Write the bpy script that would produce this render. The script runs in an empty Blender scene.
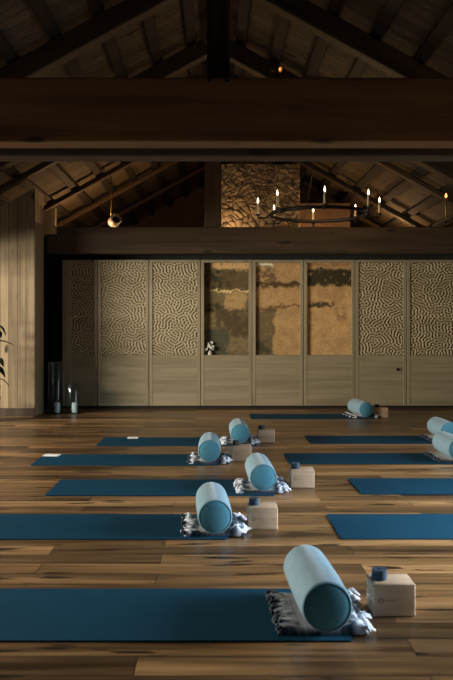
import bpy, bmesh, math, random
import numpy as np
from mathutils import Vector, Matrix
random.seed(7)
SC = bpy.context.scene
COL = SC.collection
PI = math.pi
F, VX, VY, CH = 760.0, 216.0, 330.0, 1.25     # focal length in px, vanishing point, camera height

# ------------------------------------------------------------------ helpers
def tag(o, label=None, cat=None, group=None, kind=None):
    if label: o['label'] = label
    if cat: o['category'] = cat
    if group: o['group'] = group
    if kind: o['kind'] = kind
    return o

def thing(name, label, cat, loc=(0, 0, 0), rz=0.0, group=None):
    o = bpy.data.objects.new(name, None)
    o.empty_display_size = 0.1
    COL.objects.link(o)
    o.location = loc
    o.rotation_euler = (0, 0, rz)
    return tag(o, label, cat, group)

def obj(name, bm, mat, parent=None, smooth=False, loc=None, rot=None, angle=None):
    bmesh.ops.recalc_face_normals(bm, faces=bm.faces)
    me = bpy.data.meshes.new(name)
    bm.to_mesh(me)
    bm.free()
    if smooth:
        me.polygons.foreach_set('use_smooth', [True] * len(me.polygons))
        if angle:
            me.set_sharp_from_angle(angle=math.radians(angle))
    me.materials.append(mat)
    o = bpy.data.objects.new(name, me)
    COL.objects.link(o)
    if parent: o.parent = parent
    if loc: o.location = loc
    if rot: o.rotation_euler = rot
    return o

def box(bm, x0, x1, y0, y1, z0, z1, bev=0.0, seg=2):
    t = bmesh.new()
    vs = [t.verts.new((x, y, z)) for x in (x0, x1) for y in (y0, y1) for z in (z0, z1)]
    for f in ((0, 1, 3, 2), (4, 6, 7, 5), (0, 4, 5, 1), (2, 3, 7, 6), (0, 2, 6, 4), (1, 5, 7, 3)):
        t.faces.new([vs[i] for i in f])
    if bev > 0:
        bmesh.ops.bevel(t, geom=list(t.edges), offset=bev, segments=seg, profile=0.5, affect='EDGES')
    me = bpy.data.meshes.new('tmp'); t.to_mesh(me); t.free()
    bm.from_mesh(me); bpy.data.meshes.remove(me)
    return bm

def B(*a, **k):
    return box(bmesh.new(), *a, **k)

def prism(bm, pts, y0, y1):
    """polygon in XZ extruded along Y"""
    a = [bm.verts.new((x, y0, z)) for x, z in pts]
    b = [bm.verts.new((x, y1, z)) for x, z in pts]
    n = len(pts)
    bm.faces.new(a); bm.faces.new(b[::-1])
    for i in range(n):
        bm.faces.new((a[i], a[(i + 1) % n], b[(i + 1) % n], b[i]))
    return bm

def lathe(bm, prof, seg=32, c=(0, 0, 0), M=None):
    rings = []
    for r, z in prof:
        if r < 1e-6:
            rings.append([bm.verts.new((c[0], c[1], c[2] + z))])
        else:
            rings.append([bm.verts.new((c[0] + r * math.cos(2 * PI * i / seg), c[1] + r * math.sin(2 * PI * i / seg), c[2] + z)) for i in range(seg)])
    for a, b in zip(rings, rings[1:]):
        for i in range(seg):
            j = (i + 1) % seg
            q = [a[i % len(a)], a[j % len(a)], b[j % len(b)], b[i % len(b)]]
            u = []
            for v in q:
                if v not in u: u.append(v)
            if len(u) > 2: bm.faces.new(u)
    if M is not None:
        bmesh.ops.transform(bm, matrix=M, verts=[v for r in rings for v in r])
    return bm

def tube(bm, pts, r, seg=8, cap=True, radii=None):
    pts = [Vector(p) for p in pts]
    rings = []
    up0 = None
    for i, p in enumerate(pts):
        d = (pts[min(i + 1, len(pts) - 1)] - pts[max(i - 1, 0)]).normalized()
        if up0 is None:
            up0 = Vector((0, 0, 1)) if abs(d.z) < 0.9 else Vector((1, 0, 0))
        s = d.cross(up0).normalized()
        u = s.cross(d).normalized()
        up0 = u
        rr = radii[i] if radii else r
        rings.append([bm.verts.new(p + rr * (math.cos(2 * PI * k / seg) * s + math.sin(2 * PI * k / seg) * u)) for k in range(seg)])
    for a, b in zip(rings, rings[1:]):
        for k in range(seg):
            bm.faces.new((a[k], a[(k + 1) % seg], b[(k + 1) % seg], b[k]))
    if cap:
        bm.faces.new(rings[0][::-1]); bm.faces.new(rings[-1])
    return bm

def torus(bm, R, r, segR=64, segr=10, c=(0, 0, 0), sq=1.0):
    g = []
    for i in range(segR):
        a = 2 * PI * i / segR
        g.append([bm.verts.new((c[0] + (R + r * math.cos(2 * PI * k / segr)) * math.cos(a), c[1] + (R + r * math.cos(2 * PI * k / segr)) * math.sin(a), c[2] + sq * r * math.sin(2 * PI * k / segr))) for k in range(segr)])
    for i in range(segR):
        for k in range(segr):
            bm.faces.new((g[i][k], g[(i + 1) % segR][k], g[(i + 1) % segR][(k + 1) % segr], g[i][(k + 1) % segr]))
    return bm

def rnd(a, b): return random.uniform(a, b)

# ------------------------------------------------------------------ materials
def s2l(c):
    return tuple(((x / 255.0) / 12.92 if x / 255.0 <= 0.04045 else ((x / 255.0 + 0.055) / 1.055) ** 2.4) for x in c) + (1.0,)

class NT:
    def __init__(s, name):
        s.m = bpy.data.materials.new(name); s.m.use_nodes = True
        s.t = s.m.node_tree; s.t.nodes.clear()
        s.out = s.n('ShaderNodeOutputMaterial')
        s.b = s.n('ShaderNodeBsdfPrincipled')
        s.l(s.b.outputs[0], s.out.inputs[0])
    def n(s, ty, **k):
        x = s.t.nodes.new(ty)
        for a, v in k.items(): setattr(x, a, v)
        return x
    def l(s, a, b): s.t.links.new(a, b)
    def put(s, i, v):
        if isinstance(v, bpy.types.NodeSocket): s.l(v, i)
        else: i.default_value = v
    def math(s, op, a, b=0.0, c=None, clamp=False):
        x = s.n('ShaderNodeMath', operation=op, use_clamp=clamp)
        s.put(x.inputs[0], a); s.put(x.inputs[1], b)
        if c is not None: s.put(x.inputs[2], c)
        return x.outputs[0]
    def mix(s, fac, a, b, blend='MIX'):
        x = s.n('ShaderNodeMix', data_type='RGBA', blend_type=blend)
        s.put(x.inputs[0], fac); s.put(x.inputs[6], a); s.put(x.inputs[7], b)
        return x.outputs[2]
    def coord(s, which='Object'): return s.n('ShaderNodeTexCoord').outputs[which]
    def mapping(s, v, scale=(1, 1, 1), loc=(0, 0, 0), rot=(0, 0, 0)):
        x = s.n('ShaderNodeMapping'); s.l(v, x.inputs[0])
        x.inputs['Location'].default_value = loc; x.inputs['Scale'].default_value = scale; x.inputs['Rotation'].default_value = rot
        return x.outputs[0]
    def noise(s, v, scale, detail=4, rough=0.55, dist=0.0):
        x = s.n('ShaderNodeTexNoise'); s.l(v, x.inputs['Vector'])
        x.inputs['Scale'].default_value = scale; x.inputs['Detail'].default_value = detail
        x.inputs['Roughness'].default_value = rough; x.inputs['Distortion'].default_value = dist
        return x.outputs['Fac']
    def ramp(s, fac, stops, interp='LINEAR'):
        x = s.n('ShaderNodeValToRGB'); s.l(fac, x.inputs[0])
        x.color_ramp.interpolation = interp
        e = x.color_ramp.elements
        while len(e) < len(stops): e.new(0.5)
        for k, (p, c) in zip(e, stops):
            k.position = p; k.color = c if len(c) == 4 else tuple(c) + (1,)
        return x.outputs[0]
    def smooth(s, v, a, b):
        x = s.n('ShaderNodeMapRange', interpolation_type='SMOOTHSTEP')
        s.put(x.inputs[0], v); x.inputs[1].default_value = a; x.inputs[2].default_value = b
        return x.outputs[0]
    def sep(s, v):
        x = s.n('ShaderNodeSeparateXYZ'); s.l(v, x.inputs[0]); return x.outputs
    def comb(s, x_, y_, z_):
        x = s.n('ShaderNodeCombineXYZ'); s.put(x.inputs[0], x_); s.put(x.inputs[1], y_); s.put(x.inputs[2], z_); return x.outputs[0]
    def bump(s, h, strength=0.3, dist=0.01):
        x = s.n('ShaderNodeBump'); s.l(h, x.inputs['Height'])
        x.inputs['Strength'].default_value = strength; x.inputs['Distance'].default_value = dist
        s.l(x.outputs[0], s.b.inputs['Normal'])
    def fin(s, col=None, rough=None, metal=None, spec=None):
        if col is not None: s.put(s.b.inputs['Base Color'], col)
        if rough is not None: s.put(s.b.inputs['Roughness'], rough)
        if metal is not None: s.put(s.b.inputs['Metallic'], metal)
        if spec is not None: s.put(s.b.inputs['Specular IOR Level'], spec)
        return s.m

def plain(name, c, rough=0.6, metal=0.0, var=0.12, scale=20, spec=0.5):
    k = NT(name)
    f = k.noise(k.coord(), scale, 3)
    c = tuple(c) + (1.0,) if len(c) == 3 else c
    lo = tuple(x * (1 - var) for x in c[:3]) + (1,); hi = tuple(min(1, x * (1 + var)) for x in c[:3]) + (1,)
    return k.fin(k.ramp(f, [(0.3, lo), (0.7, hi)]), rough, metal, spec)

def wood(name, dark, light, axis=0, rough=0.6, grain=14.0, knots=True, spec=0.35, bump=0.25):
    k = NT(name)
    v = k.coord()
    oi = k.n('ShaderNodeObjectInfo').outputs['Random']
    off = k.n('ShaderNodeVectorMath', operation='ADD')
    k.l(v, off.inputs[0]); k.l(k.comb(k.math('MULTIPLY', oi, 37.0), k.math('MULTIPLY', oi, 11.0), k.math('MULTIPLY', oi, 23.0)), off.inputs[1])
    sc = [grain] * 3; sc[axis] = grain * 0.06
    g = k.noise(k.mapping(off.outputs[0], sc), 1.0, 6, 0.6, 0.6)
    sc2 = [2.5] * 3; sc2[axis] = 0.5
    big = k.noise(k.mapping(off.outputs[0], sc2), 1.0, 2)
    f = k.math('ADD', k.math('MULTIPLY', g, 0.7), k.math('MULTIPLY', big, 0.3))
    col = k.ramp(f, [(0.36, tuple(dark) + (1,)), (0.62, tuple(light) + (1,))])
    if knots:
        sc3 = [5.0] * 3; sc3[axis] = 1.6
        kn = k.noise(k.mapping(off.outputs[0], sc3), 1.0, 1)
        col = k.mix(k.smooth(kn, 0.70, 0.76), col, tuple(x * 0.35 for x in dark) + (1,))
    if bump: k.bump(g, bump, 0.01)
    return k.fin(col, rough, 0.0, spec)

M = {}
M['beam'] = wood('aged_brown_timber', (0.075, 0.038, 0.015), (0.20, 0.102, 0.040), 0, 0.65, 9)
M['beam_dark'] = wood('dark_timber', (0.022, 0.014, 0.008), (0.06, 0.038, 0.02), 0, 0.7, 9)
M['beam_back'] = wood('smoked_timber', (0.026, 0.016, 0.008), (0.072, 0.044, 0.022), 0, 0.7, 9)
M['post'] = wood('dark_timber_post', (0.022, 0.014, 0.008), (0.06, 0.038, 0.02), 2, 0.7, 9)
M['purlin'] = wood('smoky_purlin', (0.006, 0.0045, 0.003), (0.015, 0.011, 0.007), 1, 0.8, 9, False)
M['oak'] = wood('pale_oak', (0.205, 0.172, 0.105), (0.30, 0.256, 0.165), 0, 0.5, 10, False, 0.35, 0.08)
M['oak_v'] = wood('pale_oak_upright', (0.205, 0.172, 0.105), (0.30, 0.256, 0.165), 2, 0.5, 10, False, 0.35, 0.08)
M['bracket'] = wood('honey_bracket', (0.32, 0.22, 0.09), (0.58, 0.42, 0.20), 2, 0.6, 10, False)
M['block'] = wood('birch_block', (0.50, 0.345, 0.225), (0.66, 0.475, 0.325), 0, 0.55, 26, False, 0.3, 0.05)
M['black'] = plain('blackened_iron', (0.012, 0.011, 0.010), 0.45, 0.7)
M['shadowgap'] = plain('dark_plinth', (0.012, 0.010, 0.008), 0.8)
M['mark'] = plain('branded_mark', (0.24, 0.16, 0.10), 0.7)
M['brass'] = plain('aged_brass', (0.30, 0.19, 0.07), 0.4, 0.9)
M['white_metal'] = plain('white_enamel', (0.62, 0.60, 0.55), 0.4)
M['wax'] = plain('white_wax', (0.88, 0.87, 0.84), 0.45, 0, 0.03)
M['sleeve'] = plain('parchment_sleeve', (0.50, 0.40, 0.26), 0.6)
M['wick'] = plain('burnt_wick', (0.02, 0.02, 0.02), 0.9)
M['paper'] = plain('white_card', (0.75, 0.74, 0.72), 0.7, 0, 0.03)
M['plaster'] = plain('umber_plaster', (0.075, 0.055, 0.036), 0.9, 0, 0.2, 3)
M['recess'] = plain('dark_stained_panel', (0.012, 0.012, 0.011), 0.8, 0, 0.2, 3)
M['strap'] = plain('navy_webbing', (0.018, 0.046, 0.078), 0.75, 0, 0.3, 60)
M['leaf'] = plain('dark_green_leaf', (0.010, 0.030, 0.014), 0.4, 0, 0.3, 12)
M['stem'] = plain('brown_stem', (0.05, 0.035, 0.02), 0.8)
M['pot'] = plain('charcoal_pot', (0.03, 0.03, 0.032), 0.6)
M['petal'] = plain('white_petal', (0.78, 0.76, 0.70), 0.7, 0, 0.06)

def emit(name, c, s):
    k = NT(name); k.t.nodes.remove(k.b)
    e = k.n('ShaderNodeEmission'); e.inputs[0].default_value = tuple(c) + (1,); e.inputs[1].default_value = s
    k.l(e.outputs[0], k.out.inputs[0]); return k.m
M['flame'] = emit('candle_bulb_glow', (1.0, 0.78, 0.48), 6.0)
M['bulb'] = emit('warm_bulb_glow', (1.0, 0.62, 0.28), 5.0)
M['ember'] = emit('amber_bulb_glow', (1.0, 0.38, 0.08), 3.0)

def glass_mat(name, tint, refl=0.10, rough=0.02):
    k = NT(name); k.t.nodes.remove(k.b)
    t = k.n('ShaderNodeBsdfTransparent'); t.inputs[0].default_value = tuple(tint) + (1,)
    g = k.n('ShaderNodeBsdfGlossy'); g.inputs['Roughness'].default_value = rough
    lw = k.n('ShaderNodeLayerWeight'); lw.inputs[0].default_value = 0.5
    fr = k.math('MULTIPLY', k.math('POWER', lw.outputs['Facing'], 5.0), 0.9)
    mx = k.n('ShaderNodeMixShader')
    k.l(k.math('ADD', fr, refl * .5, clamp=True), mx.inputs[0])
    k.l(t.outputs[0], mx.inputs[1]); k.l(g.outputs[0], mx.inputs[2]); k.l(mx.outputs[0], k.out.inputs[0])
    return k.m
M['pane'] = glass_mat('cabinet_pane', (0.985, 0.99, 0.985), 0.04)
M['lantern_glass'] = glass_mat('smoky_blue_glass', (0.86, 0.92, 0.95), 0.05)

# floor: wide rustic planks running across the room
def floor_mat():
    k = NT('rustic_plank_floor')
    v = k.coord()
    br = k.n('ShaderNodeTexBrick', offset=0.37, offset_frequency=2)
    k.l(k.mapping(v, (1, 1, 1), (0.3, 0.06, 0)), br.inputs['Vector'])
    br.inputs['Color1'].default_value = (0, 0, 0, 1); br.inputs['Color2'].default_value = (1, 1, 1, 1)
    br.inputs['Mortar'].default_value = (0.5, 0.5, 0.5, 1)
    br.inputs['Scale'].default_value = 1.0; br.inputs['Mortar Size'].default_value = 0.0025
    br.inputs['Mortar Smooth'].default_value = 0.1
    br.inputs['Brick Width'].default_value = 1.7; br.inputs['Row Height'].default_value = 0.165
    tint = k.sep(br.outputs['Color'])[0]
    # offset the grain per plank
    sx, sy, sz = k.sep(v)
    vv = k.comb(k.math('ADD', sx, k.math('MULTIPLY', tint, 9.0)), sy, k.math('MULTIPLY', tint, 5.0))
    g = k.noise(k.mapping(vv, (1.0, 26, 1)), 1.0, 7, 0.62, 0.7)
    g2 = k.noise(k.mapping(vv, (0.55, 5.5, 1)), 1.0, 3, 0.5, 0.5)
    f = k.math('ADD', k.math('ADD', k.math('MULTIPLY', g, 0.50), k.math('MULTIPLY', g2, 0.55)), k.math('MULTIPLY', k.math('SUBTRACT', tint, 0.5), 0.20))
    col = k.ramp(f, [(0.37, (0.030, 0.015, 0.007, 1)), (0.48, (0.105, 0.057, 0.024, 1)), (0.58, (0.215, 0.114, 0.043, 1)), (0.73, (0.40, 0.23, 0.098, 1))])
    kn = k.noise(k.mapping(vv, (2.2, 13, 1), (3, 5, 0)), 1.0, 2, 0.5, 0.4)
    col = k.mix(k.smooth(kn, 0.61, 0.68), col, (0.016, 0.009, 0.005, 1))
    col = k.mix(br.outputs['Fac'], col, (0.010, 0.006, 0.004, 1))
    h = k.math('SUBTRACT', k.math('MULTIPLY', g, 0.35), br.outputs['Fac'])
    k.bump(h, 0.25, 0.004)
    r = k.math('ADD', 0.24, k.math('MULTIPLY', g2, 0.22))
    return k.fin(col, r, 0, 0.5)
M['floor'] = floor_mat()

def board_mat(name, dark, light, width, axis_across, axis_along, rough=0.7, seed=0.0):
    """boards laid side by side across one axis, grain along another"""
    k = NT(name)
    v = k.coord(); s = k.sep(v)
    t = k.math('DIVIDE', k.math('ADD', s[axis_across], seed), width)
    idx = k.math('FLOOR', t); fr = k.math('FRACT', t)
    wn = k.n('ShaderNodeTexWhiteNoise', noise_dimensions='1D'); k.l(idx, wn.inputs['W'])
    rv = wn.outputs['Value']
    sc = [16.0, 16.0, 16.0]; sc[axis_along] = 0.9
    ad = k.n('ShaderNodeVectorMath', operation='ADD'); k.l(v, ad.inputs[0])
    k.l(k.comb(k.math('MULTIPLY', rv, 13.0), k.math('MULTIPLY', rv, 31.0), k.math('MULTIPLY', rv, 7.0)), ad.inputs[1])
    g = k.noise(k.mapping(ad.outputs[0], sc), 1.0, 6, 0.6, 0.5)
    f = k.math('ADD', k.math('MULTIPLY', g, 0.75), k.math('MULTIPLY', rv, 0.26))
    col = k.ramp(f, [(0.32, tuple(dark) + (1,)), (0.72, tuple(light) + (1,))])
    sc2 = [7.0, 7.0, 7.0]; sc2[axis_along] = 3.0
    kn = k.noise(k.mapping(ad.outputs[0], sc2), 1.0, 1)
    col = k.mix(k.smooth(kn, 0.71, 0.76), col, tuple(x * 0.3 for x in dark) + (1,))
    gap = k.math('LESS_THAN', k.math('ABSOLUTE', k.math('SUBTRACT', fr, 0.5)), 0.47)
    col = k.mix(gap, tuple(x * 0.25 for x in dark) + (1,), col)
    k.bump(k.math('ADD', k.math('MULTIPLY', g, 0.3), gap), 0.35, 0.006)
    return k.fin(col, rough, 0, 0.3)
M['ceiling'] = board_mat('roof_boards', (0.043, 0.035, 0.022), (0.118, 0.090, 0.055), 0.16, 1, 0, 0.85)
M['planks'] = board_mat('weathered_upright_boards', (0.16, 0.115, 0.065), (0.37, 0.28, 0.165), 0.125, 0, 2, 0.7)

def fabric(name, c, weave=260, sheen=0.35, var=0.15, rough=0.85, spec=0.2):
    k = NT(name); v = k.coord()
    n1 = k.noise(v, weave, 2); n2 = k.noise(v, 9, 3)
    f = k.math('ADD', k.math('MULTIPLY', n1, 0.5), k.math('MULTIPLY', n2, 0.5))
    col = k.ramp(f, [(0.3, tuple(x * (1 - var) for x in c) + (1,)), (0.7, tuple(x * (1 + var) for x in c) + (1,))])
    k.bump(f, 0.15, 0.003)
    k.b.inputs['Sheen Weight'].default_value = sheen
    k.b.inputs['Sheen Roughness'].default_value = 0.5
    return k.fin(col, rough, 0, spec)
M['bolster'] = fabric('pale_blue_cotton', (0.180, 0.285, 0.345), sheen=.15, spec=.1)
M['bolster_end'] = fabric('teal_cotton', (0.07, 0.25, 0.35), sheen=0.15)
M['piping'] = fabric('teal_piping', (0.08, 0.25, 0.345), sheen=0.2)
M['fringe'] = fabric('white_wool', (0.62, 0.66, 0.74), 120, 0.3, 0.12)
M['mat'] = fabric('deep_blue_rubber', (0.0050, 0.041, 0.074), 300, 0.0, 0.10, 0.7, 0.06)

def throw_mat(lw, thr=.40):
    k = NT('navy_and_white_woven_throw'); v = k.coord(); s = k.sep(v)
    ax = k.math('ABSOLUTE', s[0])
    right = k.math('GREATER_THAN', s[0], 0.0 if not lw else -1.0)
    w = k.noise(v, 16, 3)
    st = k.math('SINE', k.math('MULTIPLY', k.math('ADD', s[0], k.math('MULTIPLY', w, 0.02)), 190.0))
    base = k.mix(k.smooth(st, 0.55, 0.8), (0.011, 0.026, 0.045, 1), (0.045, 0.065, 0.09, 1))
    patch = k.noise(v, 13, 2)
    ends = k.math('MULTIPLY', k.smooth(ax, 0.115, 0.15), k.smooth(patch, thr, thr + .07))
    ends = k.math('MULTIPLY', ends, right)
    col = k.mix(ends, base, (0.58, 0.62, 0.69, 1))
    k.bump(k.noise(v, 150, 2), 0.3, 0.004)
    k.b.inputs['Sheen Weight'].default_value = 0.3
    return k.fin(col, 0.9, 0, 0.2)
M['throw'] = throw_mat(True, .44); M['throw_shaded'] = throw_mat(False)  # second one keeps its left end dark, shade put into the colour
M['fringe_shaded'] = fabric('shaded_wool', (0.016, 0.026, 0.040), 120, 0.1, 0.3)  # fringe wool darkened, shade beside the bolster put into its colour

def carved_mat():
    k = NT('carved_pale_oak'); v = k.coord(); s = k.sep(v)
    g = k.noise(k.mapping(v, (1, 14, 14)), 1.0, 4)
    hi = k.ramp(g, [(0.3, (0.30, 0.245, 0.145, 1)), (0.7, (0.40, 0.335, 0.21, 1))])
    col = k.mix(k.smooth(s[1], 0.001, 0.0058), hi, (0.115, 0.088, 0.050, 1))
    return k.fin(col, 0.55, 0, 0.35)
M['carved'] = carved_mat()

def painted_reflection(name, base, patches, W=0.70, H=1.47, mott=0.5, seed=0.0):
    """pane reflections painted as colour: patches in panel fractions (x0,x1,top,bottom) with ragged edges"""
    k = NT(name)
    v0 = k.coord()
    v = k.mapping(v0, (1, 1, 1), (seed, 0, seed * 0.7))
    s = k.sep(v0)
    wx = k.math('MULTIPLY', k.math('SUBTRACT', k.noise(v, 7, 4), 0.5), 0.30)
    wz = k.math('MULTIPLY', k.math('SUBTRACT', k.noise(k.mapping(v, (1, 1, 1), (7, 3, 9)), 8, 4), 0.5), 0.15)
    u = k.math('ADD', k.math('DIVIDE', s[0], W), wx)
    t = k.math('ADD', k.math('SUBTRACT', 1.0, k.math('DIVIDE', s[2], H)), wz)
    reflection_tint = lambda c: tuple(min(.86, h_ * 1.5 * (.78 * x + .22 * (.3 * s2l(c)[0] + .6 * s2l(c)[1] + .1 * s2l(c)[2]))) for h_, x in zip((.96, 1.02, 1.0), s2l(c)[:3])) + (1,)
    bl = reflection_tint(base)
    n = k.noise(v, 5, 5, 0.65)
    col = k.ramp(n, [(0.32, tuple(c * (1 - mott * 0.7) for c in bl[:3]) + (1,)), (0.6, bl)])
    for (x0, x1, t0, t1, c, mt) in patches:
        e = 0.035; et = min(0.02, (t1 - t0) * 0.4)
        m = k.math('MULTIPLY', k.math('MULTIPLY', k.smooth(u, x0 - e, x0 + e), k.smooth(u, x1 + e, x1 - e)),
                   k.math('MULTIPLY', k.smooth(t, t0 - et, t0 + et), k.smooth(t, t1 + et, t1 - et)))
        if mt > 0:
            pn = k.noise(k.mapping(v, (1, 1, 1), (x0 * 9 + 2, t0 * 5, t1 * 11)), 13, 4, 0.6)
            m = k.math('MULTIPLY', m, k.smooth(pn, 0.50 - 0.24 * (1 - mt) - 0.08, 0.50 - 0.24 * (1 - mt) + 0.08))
        col = k.mix(m, col, reflection_tint(c))
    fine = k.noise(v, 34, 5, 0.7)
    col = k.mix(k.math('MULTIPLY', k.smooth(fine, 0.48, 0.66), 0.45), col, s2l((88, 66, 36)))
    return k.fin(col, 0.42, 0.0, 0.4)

# ------------------------------------------------------------------ camera
cam = bpy.data.cameras.new('camera'); co = bpy.data.objects.new('camera', cam); COL.objects.link(co)
co.location = (0, 0, CH); co.rotation_euler = (PI / 2, 0, 0)
cam.sensor_fit = 'AUTO'; cam.sensor_width = 36.0; cam.lens = F / 680.0 * 36.0
cam.shift_x = (226.5 - VX) / 680.0; cam.shift_y = -(340.0 - VY) / 680.0
cam.dof.use_dof = True; cam.dof.focus_distance = 7.5; cam.dof.aperture_fstop = 4.0
SC.camera = co

# ------------------------------------------------------------------ room shell
XW, YB, YF = 4.9, 19.2, -1.6
RA, RS = 4.76, 0.55                      # underside of rafters: RA - RS*|x|
RAFT, PURL = 0.24, 0.09
BRD = RA + RAFT + PURL
def struct(name, bm, mat, **k):
    o = obj(name, bm, mat, **k); o['kind'] = 'structure'; return o
struct('floor', B(-XW - .15, XW + .15, YF - .15, YB + .15, -0.12, 0), M['floor'])
bm = bmesh.new()
for s in (-1, 1):
    prism(bm, [(0, BRD + .005), (s * (XW + .35), BRD + .005 - RS * (XW + .35)), (s * (XW + .35), BRD + .06 - RS * (XW + .35)), (0, BRD + .06)], YF - .15, YB + .15)
struct('ceiling', bm, M['ceiling'])
eave = BRD - RS * XW - 0.03
WIN_L = [(3.0, 6.2), (6.5, 9.7)]
WIN_R = [(-0.9, 1.6), (3.2, 5.2), (5.6, 7.6)]  # first opening is added, unseen, for fill light near the camera
def side_wall(name, sx, wins, z0, z1):
    bm = bmesh.new()
    xa, xb = sorted((sx * XW, sx * (XW + .15)))
    ys = YF - .0
    for (a, b) in wins:
        box(bm, xa, xb, ys, a, 0, eave)
        box(bm, xa, xb, a, b, 0, z0); box(bm, xa, xb, a, b, z1, eave)
        ys = b
    box(bm, xa, xb, ys, YB, 0, eave)
    struct(name, bm, M['plaster'])
side_wall('wall_left', -1, WIN_L, 0.25, 2.28)
side_wall('wall_right', 1, WIN_R, 0.25, 2.15)
def window(name, sx, a, b, z0, z1):
    bm = bmesh.new()
    xa, xb = sorted((sx * (XW + .04), sx * (XW + .10)))
    t = 0.05
    g = .003
    box(bm, xa, xb, a + g, a + t, z0 + g, z1 - g); box(bm, xa, xb, b - t, b - g, z0 + g, z1 - g)
    box(bm, xa, xb, a + t, b - t, z0 + g, z0 + t); box(bm, xa, xb, a + t, b - t, z1 - t, z1 - g)
    box(bm, xa, xb, (a + b) / 2 - .02, (a + b) / 2 + .02, z0 + t, z1 - t)
    struct(name, bm, M['beam_dark'])
i = 1
for sx, ws in ((-1, WIN_L), (1, WIN_R)):
    for a, b in ws:
        window('window_%d' % i, sx, a, b, 0.25, 2.28 if sx < 0 else 2.15); i += 1
gable = [(-XW, 0), (XW, 0), (XW, BRD + .02 - RS * XW), (0, BRD + .02), (-XW, BRD + .02 - RS * XW)]
struct('wall_back', prism(bmesh.new(), gable, YB, YB + .15), M['plaster'])
struct('wall_front', prism(bmesh.new(), gable, YF - .15, YF), M['plaster'])
# partition behind the cabinets, and the boarded wall end on the left
struct('wall_partition', B(-XW + .01, XW - .01, 12.50, 12.62, 0, 2.78), M['recess'])
px = -2.62; PT = 4.75
struct('wall_corner', prism(bmesh.new(), [(-XW + .02, 0), (px, 0), (px, PT + RS * px), (-XW + .02, PT - RS * (XW - .02))], 11.0, 11.55), M['planks'])
struct('trim_1', B(-XW + .02, px, 10.98, 10.998, 0, 0.12), M['post'])

for n_, s_ in ((2, -1), (3, 1)):
    xa, xb = sorted((s_ * 4.71, s_ * 4.888))
    struct('trim_%d' % n_, B(xa, xb, YF + .01, 10.98, 2.075, 2.122), M['purlin'])
# ------------------------------------------------------------------ roof timbers
YR = [5.52, 7.56, 9.6, 10.86, 13.06, 14.7, 16.7]
wR = ['above the big front beam', 'first behind the big front beam', 'second behind the big front beam', 'just behind the candle chandelier',
      'crossing in front of the stone chimney', 'just beyond the stone chimney', 'farthest of all']
for yr, where in zip(YR, wR):
    hw = 0.085 if yr < 10 else 0.06
    dep = RAFT if yr < 10 else 0.10
    for s, side in ((-1, 'left'), (1, 'right')):
        L = math.hypot(XW, RS * XW) - 0.205
        t = bmesh.new()
        box(t, 0.0, L, -hw, hw, (RAFT - dep) * math.cos(math.atan(RS)) + .003, RAFT * math.cos(math.atan(RS)) - .004, 0.012, 1)
        o = obj('rafter', t, M['beam_dark'], loc=(s * 0.075, yr, RA - RS * .075), rot=(0, math.atan(RS), 0 if s > 0 else PI))
        tag(o, 'dark timber rafter on the %s roof slope, %s' % (side, where), 'rafter', 'sloping roof rafters')
ordn = ['first', 'second', 'third', 'fourth', 'fifth', 'sixth', 'seventh', 'eighth', 'ninth', 'tenth', 'eleventh']
for s, side in ((-1, 'left'), (1, 'right')):
    for k in range(11):
        x = 0.30 + 0.425 * k
        t = bmesh.new()
        box(t, -0.065, 0.065, 0, YB - YF - .02, 0.006, PURL * math.cos(math.atan(RS)) - .004, 0.01, 1)
        o = obj('purlin', t, M['purlin'], loc=(s * x, YF + .01, RA + RAFT - RS * x + .006), rot=(0, s * math.atan(RS), 0))
        tag(o, '%s dark purlin down from the ridge on the %s roof slope' % (ordn[k], side), 'purlin', 'purlins under the roof boards')
ridge = obj('ridge_beam', B(-0.07, 0.07, YF + .01, YB - .01, RA + .04, RA + RAFT + .06, .01, 1), M['purlin'])
tag(ridge, 'dark ridge beam along the peak of the roof', 'beam')

# big front tie beam (a pair of planks either side of the post) and the back beam
SP = 3.25
t = thing('tie_beam', 'massive brown timber beam spanning the room in the foreground', 'beam', (0, 5.05, 2.50))
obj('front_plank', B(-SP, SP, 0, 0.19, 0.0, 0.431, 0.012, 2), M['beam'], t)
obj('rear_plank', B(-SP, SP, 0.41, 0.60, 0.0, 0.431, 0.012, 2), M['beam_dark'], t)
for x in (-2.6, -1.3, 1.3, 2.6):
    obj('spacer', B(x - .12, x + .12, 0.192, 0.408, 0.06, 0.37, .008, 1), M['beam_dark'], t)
for x in (-0.045, 0.075):
    b = bmesh.new(); lathe(b, [(0, 0), (.013, 0), (.013, .010), (.008, .014), (0, .014)], 12, M=Matrix.Translation((x, -.001, .405)) @ Matrix.Rotation(PI / 2, 4, 'X'))
    obj('bolt', b, M['black'], t)
o = obj('king_post', B(-.078, .082, -.08, .08, 0, 1.72, .012, 2), M['post'], loc=(0.015, 5.35, 2.935))
tag(o, 'dark upright post rising from the middle of the big front beam', 'post')
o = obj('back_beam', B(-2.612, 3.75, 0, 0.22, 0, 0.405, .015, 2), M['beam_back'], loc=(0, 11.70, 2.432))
tag(o, 'long brown timber beam running just above the row of cabinets', 'beam')
o = obj('king_post', B(-.12, .12, -.09, .09, 0, 1.84, .015, 2), M['post'], loc=(-0.055, 11.81, 2.84))
tag(o, 'dark upright post on the back beam beside the stone chimney', 'post')
# lit bracket by the boarded wall end
o = obj('bracket', prism(bmesh.new(), [(0, 0), (.165, 0), (.165, .40), (.03, .34), (0, .335)], 0, .12), M['bracket'], loc=(-2.617, 11.562, 2.715))
tag(o, 'honey coloured wooden block fixed to the boarded wall above the lanterns', 'bracket')

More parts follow.
